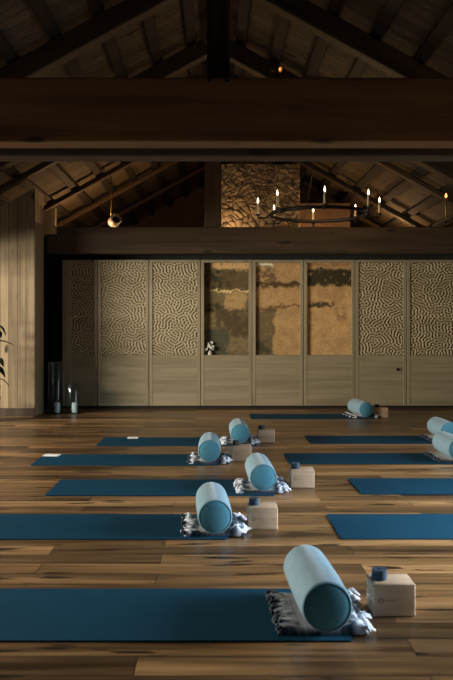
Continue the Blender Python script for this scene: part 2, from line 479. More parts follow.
# ------------------------------------------------------------------ stone chimney
def chimney():
    W, H, D = 1.36, 4.13, 0.9
    rs = np.random.RandomState(5)
    nx, nz = 96, 150
    def face(nu, lu, lz0, lz1, seed):
        r = np.random.RandomState(seed)
        pts = np.stack([r.uniform(-.2, lu + .2, 420), r.uniform(lz0 - .2, lz1 + .2, 420)], 1)
        U, V = np.meshgrid(np.linspace(0, lu, nu), np.linspace(lz0, lz1, nz), indexing='ij')
        d = np.sqrt((U[..., None] - pts[:, 0]) ** 2 + ((V[..., None] - pts[:, 1]) * 1.35) ** 2)
        ds = np.partition(d, 1, axis=-1)
        edge = np.clip((ds[..., 1] - ds[..., 0]) / 0.05, 0, 1)
        near = np.argmin(d, axis=-1)
        h = (edge ** 0.5) * (0.035 + r.uniform(0, .04, 420)[near])
        return U, V, h
    bm = bmesh.new()
    z0, z1 = 2.2, 4.13
    U, V, h = face(nx, W, z0, z1, 3)
    g = [[bm.verts.new((U[i, j], -h[i, j], V[i, j])) for j in range(nz)] for i in range(nx)]
    for i in range(nx - 1):
        for j in range(nz - 1):
            bm.faces.new((g[i][j], g[i + 1][j], g[i + 1][j + 1], g[i][j + 1]))
    box(bm, 0, W, 0.001, D, 0, z1); box(bm, 0, W, -0.04, 0.0, 0, z0)
    k = NT('rubble_stone'); v = k.coord()
    vo = k.n('ShaderNodeTexVoronoi'); k.l(v, vo.inputs['Vector']); vo.inputs['Scale'].default_value = 9
    n = k.noise(v, 22, 5)
    c = k.ramp(k.math('ADD', k.math('MULTIPLY', k.sep(vo.outputs['Color'])[0], 0.5), k.math('MULTIPLY', n, 0.5)),
               [(0.25, (0.22, 0.18, 0.12, 1)), (0.75, (0.48, 0.40, 0.29, 1))])
    s = k.sep(v)
    c = k.mix(k.smooth(s[1], -0.018, -0.004), c, (0.05, 0.04, 0.028, 1))
    k.bump(n, 0.5, 0.01)
    return bm, k.fin(c, 0.9, 0, 0.2)
bm, ms = chimney()
XC = (221.5 - VX) * 13.25 / F
o = obj('stone_chimney', bm, ms, loc=(XC, 13.25, 0))
tag(o, 'rough rubble stone chimney rising behind the back beam', 'chimney')
# plain plaster flank beside the chimney
o = obj('chimney_flank', B(0, .95, 0, .5, 0, 3.55, .01, 1), plain('warm_plaster', (0.16, 0.10, 0.055), 0.9, 0, 0.15, 4), loc=(XC + 1.38, 13.75, 0))
tag(o, 'smooth ochre plastered pier to the right of the stone chimney', 'pier')

# ------------------------------------------------------------------ cabinets
def turing(n=320, wl=6.8, seed=1, it=7):
    r = np.random.RandomState(seed)
    u = r.randn(n, n)
    kx = np.fft.fftfreq(n)[:, None]; ky = np.fft.fftfreq(n)[None, :]
    k = np.sqrt((kx * 1.10) ** 2 + (ky * 0.92) ** 2)
    Hf = np.exp(-((k - 1.0 / wl) / (0.32 / wl)) ** 2)
    for _ in range(it):
        u = np.real(np.fft.ifft2(np.fft.fft2(u) * Hf)); u /= u.std() + 1e-9
        u = np.tanh(1.6 * u + 0.10)
    return u
TP = turing()
YC = 12.0; SCL = YC / F
def cx(p): return (p - VX) * SCL
def cz(p): return CH + (VY - p) * SCL
ZT, ZP0, ZP1, ZB = cz(259.8), cz(355.0), cz(262.6), cz(405.8)
DT = 0.035                                     # door thickness

def carved_panel(w, h, seed):
    st = 0.0066
    nx, nz = int(w / st), int(h / st)
    r = np.random.RandomState(seed); ox, oz = r.randint(0, 320, 2)
    bm = bmesh.new()
    g = [[bm.verts.new((w * i / (nx - 1), -0.006 * min(1.0, max(-1.0, 1.5 * TP[(i + ox) % 320, (j + oz) % 320] + .35)), h * j / (nz - 1))) for j in range(nz)] for i in range(nx)]
    for i in range(nx - 1):
        for j in range(nz - 1):
            bm.faces.new((g[i][j], g[i + 1][j], g[i + 1][j + 1], g[i][j + 1]))
    # solid back so the panel has thickness
    box(bm, 0, w, 0.0105, 0.016, 0, h)
    return bm

GP = [  # room reflections in each pane, painted as hand-placed colour patches
    painted_reflection('painted_reflection_dark', (104, 84, 46), [
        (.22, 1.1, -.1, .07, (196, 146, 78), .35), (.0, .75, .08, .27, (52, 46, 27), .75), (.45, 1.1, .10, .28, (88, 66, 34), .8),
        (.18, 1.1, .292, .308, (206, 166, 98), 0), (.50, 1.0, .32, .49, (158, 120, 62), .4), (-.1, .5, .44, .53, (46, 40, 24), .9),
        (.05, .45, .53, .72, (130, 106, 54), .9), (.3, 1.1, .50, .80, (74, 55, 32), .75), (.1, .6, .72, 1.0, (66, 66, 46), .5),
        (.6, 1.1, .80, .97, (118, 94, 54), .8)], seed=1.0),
    painted_reflection('painted_reflection_mixed', (176, 130, 68), [
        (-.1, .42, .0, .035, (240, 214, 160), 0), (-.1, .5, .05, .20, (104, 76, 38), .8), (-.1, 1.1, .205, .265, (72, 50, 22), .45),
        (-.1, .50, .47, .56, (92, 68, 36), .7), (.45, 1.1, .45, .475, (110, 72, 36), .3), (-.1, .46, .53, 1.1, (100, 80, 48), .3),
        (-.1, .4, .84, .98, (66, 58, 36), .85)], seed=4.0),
    painted_reflection('painted_reflection_bright', (192, 142, 76), [
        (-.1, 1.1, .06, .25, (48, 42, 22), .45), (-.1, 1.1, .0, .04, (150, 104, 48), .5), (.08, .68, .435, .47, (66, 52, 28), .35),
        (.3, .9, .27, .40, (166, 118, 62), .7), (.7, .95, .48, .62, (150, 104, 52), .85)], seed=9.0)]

EDGE = [62.0, 97.6, 149.0, 200.6, 252.2, 303.7, 355.3, 406.8, 458.3]
KIND = ['carved', 'carved', 'carved', 'glass', 'glass', 'glass', 'carved', 'carved']
LAB = ['narrow oak cabinet with a carved panel in shadow behind the two lanterns',
       'oak cabinet with carved swirling panel, next to the narrow shaded one',
       'oak cabinet with carved swirling panel, touching the darkest glass-fronted one on its left side',
       'oak cabinet with glass front over a dark painted reflection, white flowers behind its pane',
       'middle one of the three glass-fronted cabinets, reflection painted half golden, half brown behind the pane',
       'glass-fronted oak cabinet with the brightest painted reflection and a dark upper band',
       'oak cabinet with carved panel and a small dark knob, right of the brightest glass one',
       'rightmost oak cabinet with carved panel, cut by the right edge of the photo']
gi = 0
for i in range(8):
    x0, x1 = cx(EDGE[i]), cx(EDGE[i + 1])
    w = x1 - x0
    g = 0.003
    t = thing('cabinet', LAB[i], 'cabinet', (x0, YC, 0), 0, 'row of oak cabinets along the back wall')
    # carcass: an open box behind the door
    bm = bmesh.new()
    d0, d1 = DT + .003, 0.44
    box(bm, g, g + .018, d0, d1, ZB, ZT - .002); box(bm, w - g - .018, w - g, d0, d1, ZB, ZT - .002)
    box(bm, g + .018, w - g - .018, d0, d1, ZB, ZB + .018); box(bm, g + .018, w - g - .018, d0, d1, ZT - .02, ZT - .002)
    box(bm, g + .018, w - g - .018, d1 - .012, d1, ZB + .018, ZT - .02)
    if KIND[i] == 'glass':
        box(bm, g + .018, w - g - .018, d0, d1 - .012, ZP0 - .03, ZP0 - .012)
    obj('carcass', bm, M['oak'], t)
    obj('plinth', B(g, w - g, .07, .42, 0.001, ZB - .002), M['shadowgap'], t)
    # door
    gp = 0.0045
    sl = 0.055 if i else 0.14
    so = 0.055
    bm = bmesh.new()
    box(bm, gp, sl, 0, DT, ZB, ZT, .003, 1); box(bm, w - so, w - gp, 0, DT, ZB, ZT, .003, 1)
    box(bm, sl, w - so, 0, DT, ZP1, ZT, .002, 1)
    box(bm, sl, w - so, 0, DT, ZP0 - .012, ZP0, .002, 1)
    door = obj('door', bm, M['oak_v'], t)
    pw, ph = w - sl - so, ZP1 - ZP0
    if KIND[i] == 'carved':
        obj('carved_panel', carved_panel(pw - .002, ph - .002, 11 + i), M['carved'], door, loc=(sl + .001, .016, ZP0 + .001), smooth=True)
    else:
        obj('pane', B(sl + .001, w - so - .001, .014, .019, ZP0 + .001, ZP1 - .001), M['pane'], door)
        gpn = obj('reflection_panel', B(0, w - .044, 0, .01, 0, ZT - ZP0 - .02), GP[gi], t, loc=(.022, .10 if gi == 0 else .045, ZP0 - .010)); gi += 1
        gpn['label'] = 'panel painted with room reflections behind the glass'
    # lower boards, each slightly proud
    zs = [ZP0 - .013, cz(367.5), cz(380.5), cz(393.2), ZB]
    for a, b in zip(zs, zs[1:]):
        bm = B(sl + .0005, w - so - .0005, .004, .030, b + .0005, a - .0003, .0012, 1)
        obj('lower_board', bm, M['oak'], door)
    if i == 6:
        b = bmesh.new(); lathe(b, [(0, 0), (.012, 0), (.012, .012), (.022, .018), (.022, .026), (.014, .032), (0, .032)], 16,
                               M=Matrix.Translation((cx(397.3) - x0, .0038, cz(369.3))) @ Matrix.Rotation(PI / 2, 4, 'X'))
        k_ = obj('knob', b, M['black'], door, True, angle=40); k_['label'] = 'small dark round knob'

# white flowers behind the first glass door
fx = cx(210.0)
t = thing('flower_vase', 'small bunch of white flowers behind the darkest cabinet pane', 'flowers', (fx, 12.056, ZP0 - .0105))
b = bmesh.new(); lathe(b, [(0, 0), (.026, 0), (.034, .02), (.030, .05), (.018, .07), (.022, .08), (.017, .08), (.014, .07), (0, .066)], 20)
obj('vase', b, M['white_metal'], t, True, angle=50)
def blossom():
    b = bmesh.new()
    for k in range(6):
        a = k * PI / 3
        R = Matrix.Rotation(a, 4, 'Z') @ Matrix.Rotation(-0.55, 4, 'Y')
        vs = [b.verts.new(R @ Vector(p)) for p in ((0, 0, 0), (.017, .015, .003), (.036, .013, .010), (.044, 0, .014), (.036, -.013, .010), (.017, -.015, .003))]
        b.faces.new(vs)
    lathe(b, [(0, -.003), (.006, 0), (.006, .006), (0, .009)], 8)
    return b
sp = [(0, -.015, .155), (-.035, -.005, .125), (.035, -.01, .120), (.012, .012, .185), (-.028, -.012, .175), (.045, -.005, .085), (-.05, -.01, .085), (.002, -.03, .105)]
for p in sp:
    bl = obj('blossom', blossom(), M['petal'], t, loc=p, rot=(rnd(.5, 1.2), rnd(-.4, .4), rnd(0, 6)))
    s_ = bmesh.new(); q = Vector(p)
    tube(s_, [(0, 0, .068), (q.x * .5, q.y * .5, .068 + (q.z - .068) * .6), (q.x, q.y, q.z - .004)], .0016, 5)
    obj('stem', s_, M['stem'], t)

# ------------------------------------------------------------------ mats
def mat_bm(w, d):
    b = bmesh.new()
    r, pts = 0.02, []
    for (cx_, cy_, a0) in ((w - r, d - r, 0), (r, d - r, PI / 2), (r, r, PI), (w - r, r, 1.5 * PI)):
        for k in range(5):
            a = a0 + k * PI / 8
            pts.append((cx_ + r * math.cos(a), cy_ + r * math.sin(a)))
    lo = [b.verts.new((x, y, 0.0005)) for x, y in pts]; hi = [b.verts.new((x, y, 0.0065)) for x, y in pts]
    n = len(pts); b.faces.new(lo[::-1]); b.faces.new(hi)
    for k in range(n): b.faces.new((lo[k], lo[(k + 1) % n], hi[(k + 1) % n], hi[k]))
    return b
MW, MD = 1.73, 0.61
mats = [
    (-1.18, 3.045, 'dark blue yoga mat nearest the camera, under the nearest blue bolster'),
    (-1.66, 4.525, 'blue yoga mat second from the camera on the left, under the second bolster'),
    (-1.29, 5.72, 'blue yoga mat in the middle of the left column, under the third bolster'),
    (-1.71, 7.00, 'blue yoga mat starting farthest left, with a larger white card on it'),
    (-1.293, 8.19, 'farthest blue yoga mat of the left column, with a small white card on it'),
    (0.745, 4.53, 'bright blue yoga mat nearest on the right side'),
    (1.103, 5.77, 'bright blue yoga mat second from the camera on the right side'),
    (0.685, 7.07, 'blue yoga mat on the right leading to the nearer bolster cut by the photo edge'),
    (1.04, 8.34, 'narrow looking blue yoga mat on the right leading to the farther cut-off bolster'),
    (0.49, 10.66, 'thin dark yoga mat lying right in front of the glass cabinets')]
mat0 = None
for x, y, lab in mats:
    if mat0 is None:
        mat0 = obj('yoga_mat', mat_bm(MW, MD), M['mat']); o = mat0
    else:
        o = mat0.copy(); COL.objects.link(o)
    o.location = (x, y, 0)
    tag(o, lab, 'yoga mat', 'blue yoga mats laid out on the floor')

# ------------------------------------------------------------------ bolster, throw, block, strap prototypes
BR, BL = 0.103, 0.54
def copy_tree(o, parent=None):
    c = o.copy(); COL.objects.link(c)
    if parent: c.parent = parent
    for ch in list(o.children): copy_tree(ch, c)
    return c

def make_bolster():
    t = thing('bolster', 'x', 'bolster')
    # cover, along +Y from the near end, slightly plump with rounded shoulders
    prof = []
    e = 0.011
    for k in range(7):
        a = PI / 2 * k / 6
        prof.append((BR - e + e * math.sin(a), e * 0.75 * (1 - math.cos(a))))
    for k in range(1, 12):
        u = k / 12
        prof.append((BR + 0.004 * math.sin(PI * u), e * .75 + (BL - 1.5 * e) * u))
    for k in range(7):
        a = PI / 2 * (1 - k / 6)
        prof.append((BR - e + e * math.sin(a), BL - e * 0.75 * (1 - math.cos(a))))
    Rm = Matrix.Translation((0, 0, BR)) @ Matrix.Rotation(-PI / 2, 4, 'X')
    b = lathe(bmesh.new(), prof, 48)
    for v in b.verts:                       # soft wrinkles and a slight sag
        a = math.atan2(v.co.y, v.co.x)
        r = 1 + 0.006 * math.sin(5 * a + 9 * v.co.z) + 0.004 * math.sin(11 * a - 25 * v.co.z)
        v.co.x *= r; v.co.y *= r
    bmesh.ops.transform(b, matrix=Rm, verts=b.verts)
    c = obj('cover', b, M['bolster'], t, True)
    for y0, sg in ((0.0, -1), (BL, 1)):
        rr = BR - e + .0005
        pr = [(0, 0.016), (rr * .4, 0.014), (rr * .75, 0.009), (rr * .93, .004), (rr + .003, -.002)]
        b = lathe(bmesh.new(), pr, 40, M=Matrix.Translation((0, y0, BR)) @ Matrix.Rotation(PI / 2 if sg < 0 else -PI / 2, 4, 'X'))
        d = obj('end_panel', b, M['bolster_end'], t, True); d['label'] = 'darker teal round end'
        b = torus(bmesh.new(), rr + .004, .0028, 48, 6)
        bmesh.ops.transform(b, matrix=Matrix.Translation((0, y0, BR)) @ Matrix.Rotation(PI / 2, 4, 'X'), verts=b.verts)
        obj('piping', b, M['piping'], d, True)
    return t

from mathutils import noise as mnoise
def make_throw(seed):
    rg = random.Random(seed)
    t = thing('throw_blanket', 'x', 'blanket')
    W, D, N, K = 0.185, 0.47, 56, 56
    b = bmesh.new()
    ofs = Vector((rg.uniform(0, 50), rg.uniform(0, 50), 0))
    top, bot = [], []
    for i in range(N):
        ct, cb = [], []
        for j in range(K):
            x = -W + 2 * W * i / (N - 1); y = D * j / (K - 1)
            ragx = 0.025 * mnoise.noise(ofs + Vector((y * 11, i > N / 2, 3)))
            xx = x * (1 + ragx / W * (abs(x) / W))
            yy = y + 0.02 * mnoise.noise(ofs + Vector((x * 9, 7, 1))) * (1 if 0 < j < K - 1 else .6)
            e = min(1, (W - abs(x)) / .03, (y) / .03 + .0, (D - y) / .03)
            e = math.sqrt(max(0, e))
            ax = abs(x)
            lum = max(0, min(1, (ax - .085) / .05))
            n1 = mnoise.noise(ofs + Vector((x * 14, y * 14, 0))); n2 = mnoise.noise(ofs + Vector((x * 33, y * 33, 5)))
            lum *= 0.30 if (x < 0 and seed == 1) else 0.6 if x < 0 else 1.0
            h = 0.018 + lum * (0.018 + 0.028 * n1 + 0.014 * n2)
            lim = BR + .016 - math.sqrt(max(0, (BR + .004) ** 2 - ax * ax)) if ax < BR else 0.12
            h = max(0.006, min(h, max(lim, .018)))
            ct.append(b.verts.new((xx, yy, 0.002 + h * e))); cb.append(b.verts.new((xx, yy, 0.0)))
        top.append(ct); bot.append(cb)
    for i in range(N - 1):
        for j in range(K - 1):
            b.faces.new((top[i][j], top[i + 1][j], top[i + 1][j + 1], top[i][j + 1]))
            b.faces.new((bot[i][j], bot[i][j + 1], bot[i + 1][j + 1], bot[i + 1][j]))
    for i in range(N - 1):
        for j in (0, K - 1): b.faces.new((top[i][j], top[i + 1][j], bot[i + 1][j], bot[i][j]))
    for j in range(K - 1):
        for i in (0, N - 1): b.faces.new((top[i][j], top[i][j + 1], bot[i][j + 1], bot[i][j]))
    obj('folded_cloth', b, M['throw_shaded' if seed == 1 else 'throw'], t, True)
    for s in (-1, 1):
        b = bmesh.new()
        for q in range(34):
            y = rg.uniform(0.01, D - .01)
            L = rg.uniform(.02, .065) * (1.0 if s > 0 else .4); x0 = s * (W - .035 * rg.random())
            a = rg.uniform(-.7, .7)
            z0 = rg.uniform(.012, .030 if s > 0 else .017)
            p0 = Vector((x0, y, z0)); d = Vector((s * math.cos(a), math.sin(a), 0))
            p1 = p0 + d * L * .45 + Vector((0, 0, rg.uniform(.0, .014))); p2 = p0 + d * L; p2.z = rg.uniform(.007, .016)
            tube(b, [p0, p1, p2], .005, 6, radii=[.008, .009, .005])
        dk = seed != 3 and s < 0  # left fringes painted darker to stand for shade
        f = obj('fringe', b, M['fringe_shaded' if dk else 'fringe'], t, True); f['kind'] = 'stuff'; f['label'] = ('dark' if dk else 'white') + ' tasselled fringe'
    return t

def make_block():
    W, D, H = .186, .15, .142
    t = thing('yoga_block', 'x', 'yoga block')
    obj('body', B(0, W, 0, D, 0.0008, H, .006, 3), M['block'], t, True, angle=35)
    b = torus(bmesh.new(), .011, .0022, 28, 6); 
    b2 = bmesh.new()
    box(b, -.006, .006, -.0018, .0018, -.0005, .0008)
    for k in range(3): box(b, .02 + k * .014, .030 + k * .014, -.0022, .0022, -.0005, .0008)
    b2.free()
    m = obj('branded_emblem', b, M['mark'], t, loc=(.035, -.0002, .07), rot=(PI / 2, 0, 0))
    m.scale = (1, 1, .25)
    return t

def make_strap():
    t = thing('rolled_strap', 'x', 'strap')
    b = bmesh.new(); pts = []
    n = 130; turns = 5.0
    for k in range(n):
        a = 2 * PI * turns * k / (n - 1); r = .008 + .026 * k / (n - 1)
        pts.append((r * math.cos(a), r * math.sin(a), r))
    h = .044; th = .0036
    prev = None
    for k, (x, y, r) in enumerate(pts):
        ux, uy = x / r, y / r
        ring = [b.verts.new((x - ux * th / 2, y - uy * th / 2, .001)), b.verts.new((x + ux * th / 2, y + uy * th / 2, .001)),
                b.verts.new((x + ux * th / 2, y + uy * th / 2, h)), b.verts.new((x - ux * th / 2, y - uy * th / 2, h))]
        if prev:
            for q in range(4): b.faces.new((prev[q], prev[(q + 1) % 4], ring[(q + 1) % 4], ring[q]))
        else: b.faces.new(ring)
        prev = ring
    b.faces.new(prev)
    obj('coil', b, M['strap'], t, True, angle=40)
    b = B(.030, .0385, -.014, .014, .008, .036, .002, 1)
    obj('buckle', b, M['brass'], t)
    return t

names = ['nearest the camera', 'second from the camera', 'in the middle of the left column', 'fourth from the camera', 'fifth from the camera']
# bolsters: x, near-y, rz
bol = [(0.449, 3.065, 0.05, 'large pale blue bolster nearest the camera with teal end, leaning beside the nearest wooden block'),
       (-0.005, 4.55, 0.05, 'second pale blue bolster from the camera, left of a wooden block with a navy strap'),
       (0.358, 5.76, 0.03, 'third pale blue bolster from the camera, upright-looking, on the mat without cards at the middle'),
       (-0.062, 7.03, 0.0, 'pale blue bolster at the end of the mat with the larger white card'),
       (0.262, 8.22, 0.02, 'farthest pale blue bolster of the left column, on the mat with the small card'),
       (2.275, 7.10, 0.0, 'pale blue bolster cut by the right photo edge, the nearer of the two'),
       (2.575, 8.37, 0.0, 'pale blue bolster cut by the right photo edge, the farther of the two'),
       (2.12, 10.72, 0.14, 'small far bolster lying turned in front of the cabinet with the brightest pane')]
bol[2] = bol[2][:3] + ('third pale blue bolster from the camera, in the middle of the left column',)
thl = ['navy and white fringed blanket under the bolster nearest the camera',
       'navy and white fringed blanket under the second bolster from the camera',
       'white-ended fringed blanket under the third bolster from the camera',
       'fringed blanket under the bolster on the mat with the larger white card',
       'fringed blanket under the farthest bolster of the left column',
       'fringed blanket under the nearer bolster cut by the right photo edge',
       'fringed blanket under the farther bolster cut by the right photo edge',
       'fringed blanket under the small far bolster near the cabinets']
ZM = 0.0068
pb = make_bolster(); pt = [make_throw(1), make_throw(2), make_throw(3)]
used = [False] * 3
for i, (x, y, rz, lab) in enumerate(bol):
    o = pb if i == 0 else copy_tree(pb)
    o.location = (x, y, ZM + .0215); o.rotation_euler = (0, 0, rz)
    tag(o, lab, 'bolster', 'pale blue bolsters resting at the ends of the mats')
    q = (0, 1, 2, 1, 2, 0, 0, 1)[i]
    o = pt[q] if not used[q] else copy_tree(pt[q]); used[q] = True
    o.rotation_euler = (0, 0, rz * .5 if i < 7 else .12)
    o.location = (x - (.012 if i < 5 else 0), y + .03, ZM)
    tag(o, thl[i], 'blanket', 'fringed blankets under the bolsters')
blk = [(0.684, 3.31, 'wooden yoga block nearest the camera, right of the largest bolster'),
       (0.200, 4.75, 'wooden yoga block beside the second bolster from the camera'),
       (0.593, 6.01, 'wooden yoga block beside the third bolster from the camera'),
       (0.153, 7.25, 'wooden yoga block beside the bolster on the mat with the larger white card'),
       (0.465, 8.41, 'wooden yoga block beside the farthest bolster of the left column'),
       (2.275 , 10.80, 'tiny far wooden yoga block beside the small bolster near the cabinets')]
sl_ = ['dark blue rolled strap on the wooden block nearest the camera',
       'dark blue rolled strap on the block beside the second bolster',
       'dark blue rolled strap on the block beside the third bolster',
       'dark blue rolled strap on the block of the mat with the larger white card',
       'dark blue rolled strap on the farthest block of the left column',
       'dark blue rolled strap on the tiny far block near the cabinets']
pk = make_block(); ps = make_strap()
blk[5] = (2.262, 10.80, blk[5][2])
for i, (x, y, lab) in enumerate(blk):
    o = pk if i == 0 else copy_tree(pk)
    o.location = (x, y, 0); tag(o, lab, 'yoga block', 'wooden yoga blocks beside the bolsters')
    o = ps if i == 0 else copy_tree(ps)
    o.location = (x + .042, y + .075, .1425); o.rotation_euler = (0, 0, rnd(0, 6))
    tag(o, sl_[i], 'strap', 'rolled navy straps on the blocks')

# white cards
def px_floor(px_, py_):
    Y = CH * F / (py_ - VY); return ((px_ - VX) * Y / F, Y)
for (pxl, pyl, w, d, rz, lab) in ((52, 456.2, .16, .11, -.12, 'larger white card lying on the mat that starts farthest left'),
                                  (133, 438.6, .125, .12, .1, 'small white card lying on the farthest mat of the left column')):
    x, y = px_floor(pxl, pyl)
    b = B(-w / 2, w / 2, -d / 2, d / 2, 0, .004, .001, 1)
    fold = B(-w / 2 + .004, w / 2 - .006, -d / 2 + .004, d / 2 - .003, .0042, .0075, .001, 1)
    me = bpy.data.meshes.new('t'); fold.to_mesh(me); fold.free(); b.from_mesh(me); bpy.data.meshes.remove(me)
    o = obj('card', b, M['paper'], loc=(x, y, .0068), rot=(0, 0, rz))
    tag(o, lab, 'card', 'white cards on the mats')

# ------------------------------------------------------------------ lanterns with candles
for (pxl, h, lab, lab2) in ((55.5, .77, 'tall clear glass cylinder lantern standing by the boarded wall', 'white pillar candle inside the tall glass lantern'),
                            (73.0, .43, 'shorter clear glass cylinder lantern standing right of the tall one', 'white pillar candle inside the shorter glass lantern')):
    Y = 11.42; x = (pxl - VX) * Y / F
    t = thing('lantern', lab, 'lantern', (x, Y, 0), 0, 'glass lanterns on the floor')
    R = .115
    b = lathe(bmesh.new(), [(R, .012), (R, h - .005), (R - .002, h), (R - .005, h), (R - .006, h - .005), (R - .006, .012), (R, .012)], 40)
    obj('glass_cylinder', b, M['lantern_glass'], t, True, angle=40)
    b = lathe(bmesh.new(), [(0, .001), (R + .004, .001), (R + .004, .011), (0, .0115)], 40)
    obj('base', b, M['black'], t, True, angle=40)
    b = torus(bmesh.new(), R - .002, .004, 40, 6, (0, 0, h + .003))
    obj('rim', b, M['lantern_glass'], t, True)
    c = thing('candle', lab2, 'candle', (x + .022, Y, .012), 0, 'candles in the glass lanterns')
    b = lathe(bmesh.new(), [(0, .0), (.040, .0), (.041, .004), (.041, .140), (.038, .146), (.030, .143), (0, .138)], 28)
    obj('wax', b, M['wax'], c, True, angle=50)
    obj('wick', tube(bmesh.new(), [(0, 0, .138), (.001, 0, .150), (.004, 0, .158)], .0015, 5), M['wick'], c)

# ------------------------------------------------------------------ chandelier
CY = 10.15
cxx, czz = (318.5 - VX) * CY / F, CH + (VY - 214.5) * CY / F
t = thing('chandelier', 'black iron ring chandelier with lit candle bulbs before the stone chimney', 'chandelier', (cxx, CY, czz))
RR, RC = 47.5 * CY / F, 60.5 * CY / F
obj('ring', torus(bmesh.new(), RR, .024, 72, 10), M['black'], t, True)
top = BRD - RS * cxx - czz - .01
obj('rod', tube(bmesh.new(), [(0, 0, .95), (0, 0, top - .07)], .006, 8), M['black'], t, True)
obj('ceiling_cup', lathe(bmesh.new(), [(0, top - .08), (.03, top - .08), (.055, top - .045), (.055, top - .035), (0, top - .035)], 20), M['black'], t, True, angle=40)
obj('hub', lathe(bmesh.new(), [(0, .90), (.03, .91), (.035, .95), (.02, .98), (0, .98)], 16), M['black'], t, True)
for k in range(3):
    a = PI / 2 + k * 2 * PI / 3 + .2
    obj('hanger', tube(bmesh.new(), [(RR * math.cos(a), RR * math.sin(a), .022), (.02 * math.cos(a), .02 * math.sin(a), .94)], .0035, 6), M['black'], t, True)
for k in range(8):
    a = k * PI / 4 - .04
    ca, sa = math.cos(a), math.sin(a)
    r0, r1 = RR + .02, RC
    bm = tube(bmesh.new(), [(r0 * ca, r0 * sa, -.005), ((r0 + .06) * ca, (r0 + .06) * sa, -.045), (r1 * ca, r1 * sa, -.04), (r1 * ca, r1 * sa, -.01)], .011, 8)
    lathe(bm, [(0, -.012), (.026, -.010), (.034, .006), (.030, .008), (0, .004)], 16, (r1 * ca, r1 * sa, 0))
    arm = obj('arm', bm, M['black'], t, True, angle=50)
    cs = obj('candle_sleeve', lathe(bmesh.new(), [(0, .009), (.015, .009), (.015, .150), (.011, .155), (0, .155)], 14, (r1 * ca, r1 * sa, 0)), M['sleeve'], arm, True, angle=40)
    fb = obj('candle_bulb', lathe(bmesh.new(), [(0, .157), (.007, .160), (.0125, .178), (.0115, .190), (.006, .212), (.0015, .230), (0, .232)], 14, (r1 * ca, r1 * sa, 0)), M['flame'], arm, True)
    fb['label'] = 'glowing flame-shaped bulb'

# slim candle pendant on the right
PY = 9.35
x = (446 - VX) * PY / F; zt = CH + (VY - 193) * PY / F
t = thing('candle_pendant', 'slim brass candle pendant at the right photo edge', 'lamp', (x, PY, zt - .36))
obj('stem', tube(bmesh.new(), [(0, 0, 0), (0, 0, .30)], .010, 8), M['brass'], t, True)
obj('drip_cup', lathe(bmesh.new(), [(0, -.012), (.03, -.008), (.045, .006), (.04, .008), (0, .002)], 16), M['black'], t, True)
obj('candle_bulb', lathe(bmesh.new(), [(0, .302), (.012, .305), (.016, .322), (.009, .345), (0, .362)], 12), M['ember'], t, True)
hh = RA + RAFT - RS * x - (zt - .36) - .03
obj('wire', tube(bmesh.new(), [(.0, .013, .01), (.0, .03, .35), (0, .02, hh)], .0022, 6), M['black'], t, True)

# white spotlight on a rod behind the back beam
PY = 13.3
x = (114.5 - VX) * PY / F; z = CH + (VY - 221) * PY / F
t = thing('pendant_spotlight', 'round white spotlight hanging on a thin rod above the carved cabinets', 'lamp', (x, PY, z))
hh = BRD - RS * x * -1 - z - .004
obj('rod', tube(bmesh.new(), [(-.06, 0, .07), (-.06, 0, hh)], .008, 8), M['brass'], t, True)
b = lathe(bmesh.new(), [(0, -.10), (.07, -.10), (.095, -.07), (.10, .08), (.092, .10), (.085, .095), (.08, .05), (0, .04)], 28,
          M=Matrix.Rotation(PI / 2 - .35, 4, 'X') @ Matrix.Identity(4))
bmesh.ops.transform(b, matrix=Matrix.Rotation(.5, 4, 'Z'), verts=b.verts)
h_ = obj('housing', b, M['white_metal'], t, True, angle=40)
b = lathe(bmesh.new(), [(0, .045), (.055, .046), (.060, .060), (0, .064)], 20, M=Matrix.Rotation(PI / 2 - .35, 4, 'X'))
bmesh.ops.transform(b, matrix=Matrix.Rotation(.5, 4, 'Z'), verts=b.verts)
obj('lens', b, M['black'], h_, True)
# amber uplights behind the back beam, unseen, most added only to warm boards and pier
UPL = [(-2.25, 13.5, 'small amber uplight behind the back beam, left of the white spotlight'),
       (-0.95, 13.75, 'added unseen amber uplight behind the back beam, left of the post by the chimney'),
       (3.05, 13.6, 'added unseen amber uplight behind the back beam at the far right'),
       (0.22, 12.86, 'small amber uplight at the left foot of the stone chimney'),
       (1.75, 13.15, 'added unseen amber uplight before the plastered pier right of the chimney')]
def make_uplight():
    t = thing('uplight', 'x', 'lamp')
    b = lathe(bmesh.new(), [(0, -.06), (.04, -.06), (.055, .0), (.05, .0), (.035, -.05), (0, -.05)], 18)
    obj('cup', b, M['black'], t, True)
    obj('bulb', lathe(bmesh.new(), [(0, -.048), (.02, -.04), (.026, -.02), (.015, .0), (0, .004)], 14), M['bulb'], t, True)
    b = tube(bmesh.new(), [(0, 0, -.06), (0, 0, -2.72)], .010, 8)
    lathe(b, [(0, -2.749), (.13, -2.749), (.13, -2.735), (.02, -2.715), (0, -2.715)], 24)
    obj('stand', b, M['black'], t, True, angle=40)
    return t
up = make_uplight()
for k, (x, y, lab) in enumerate(UPL):
    o = up if k == 0 else copy_tree(up)
    o.location = (x, y, 2.75); tag(o, lab, 'lamp', 'amber uplights behind the back beam, most of them added unseen')
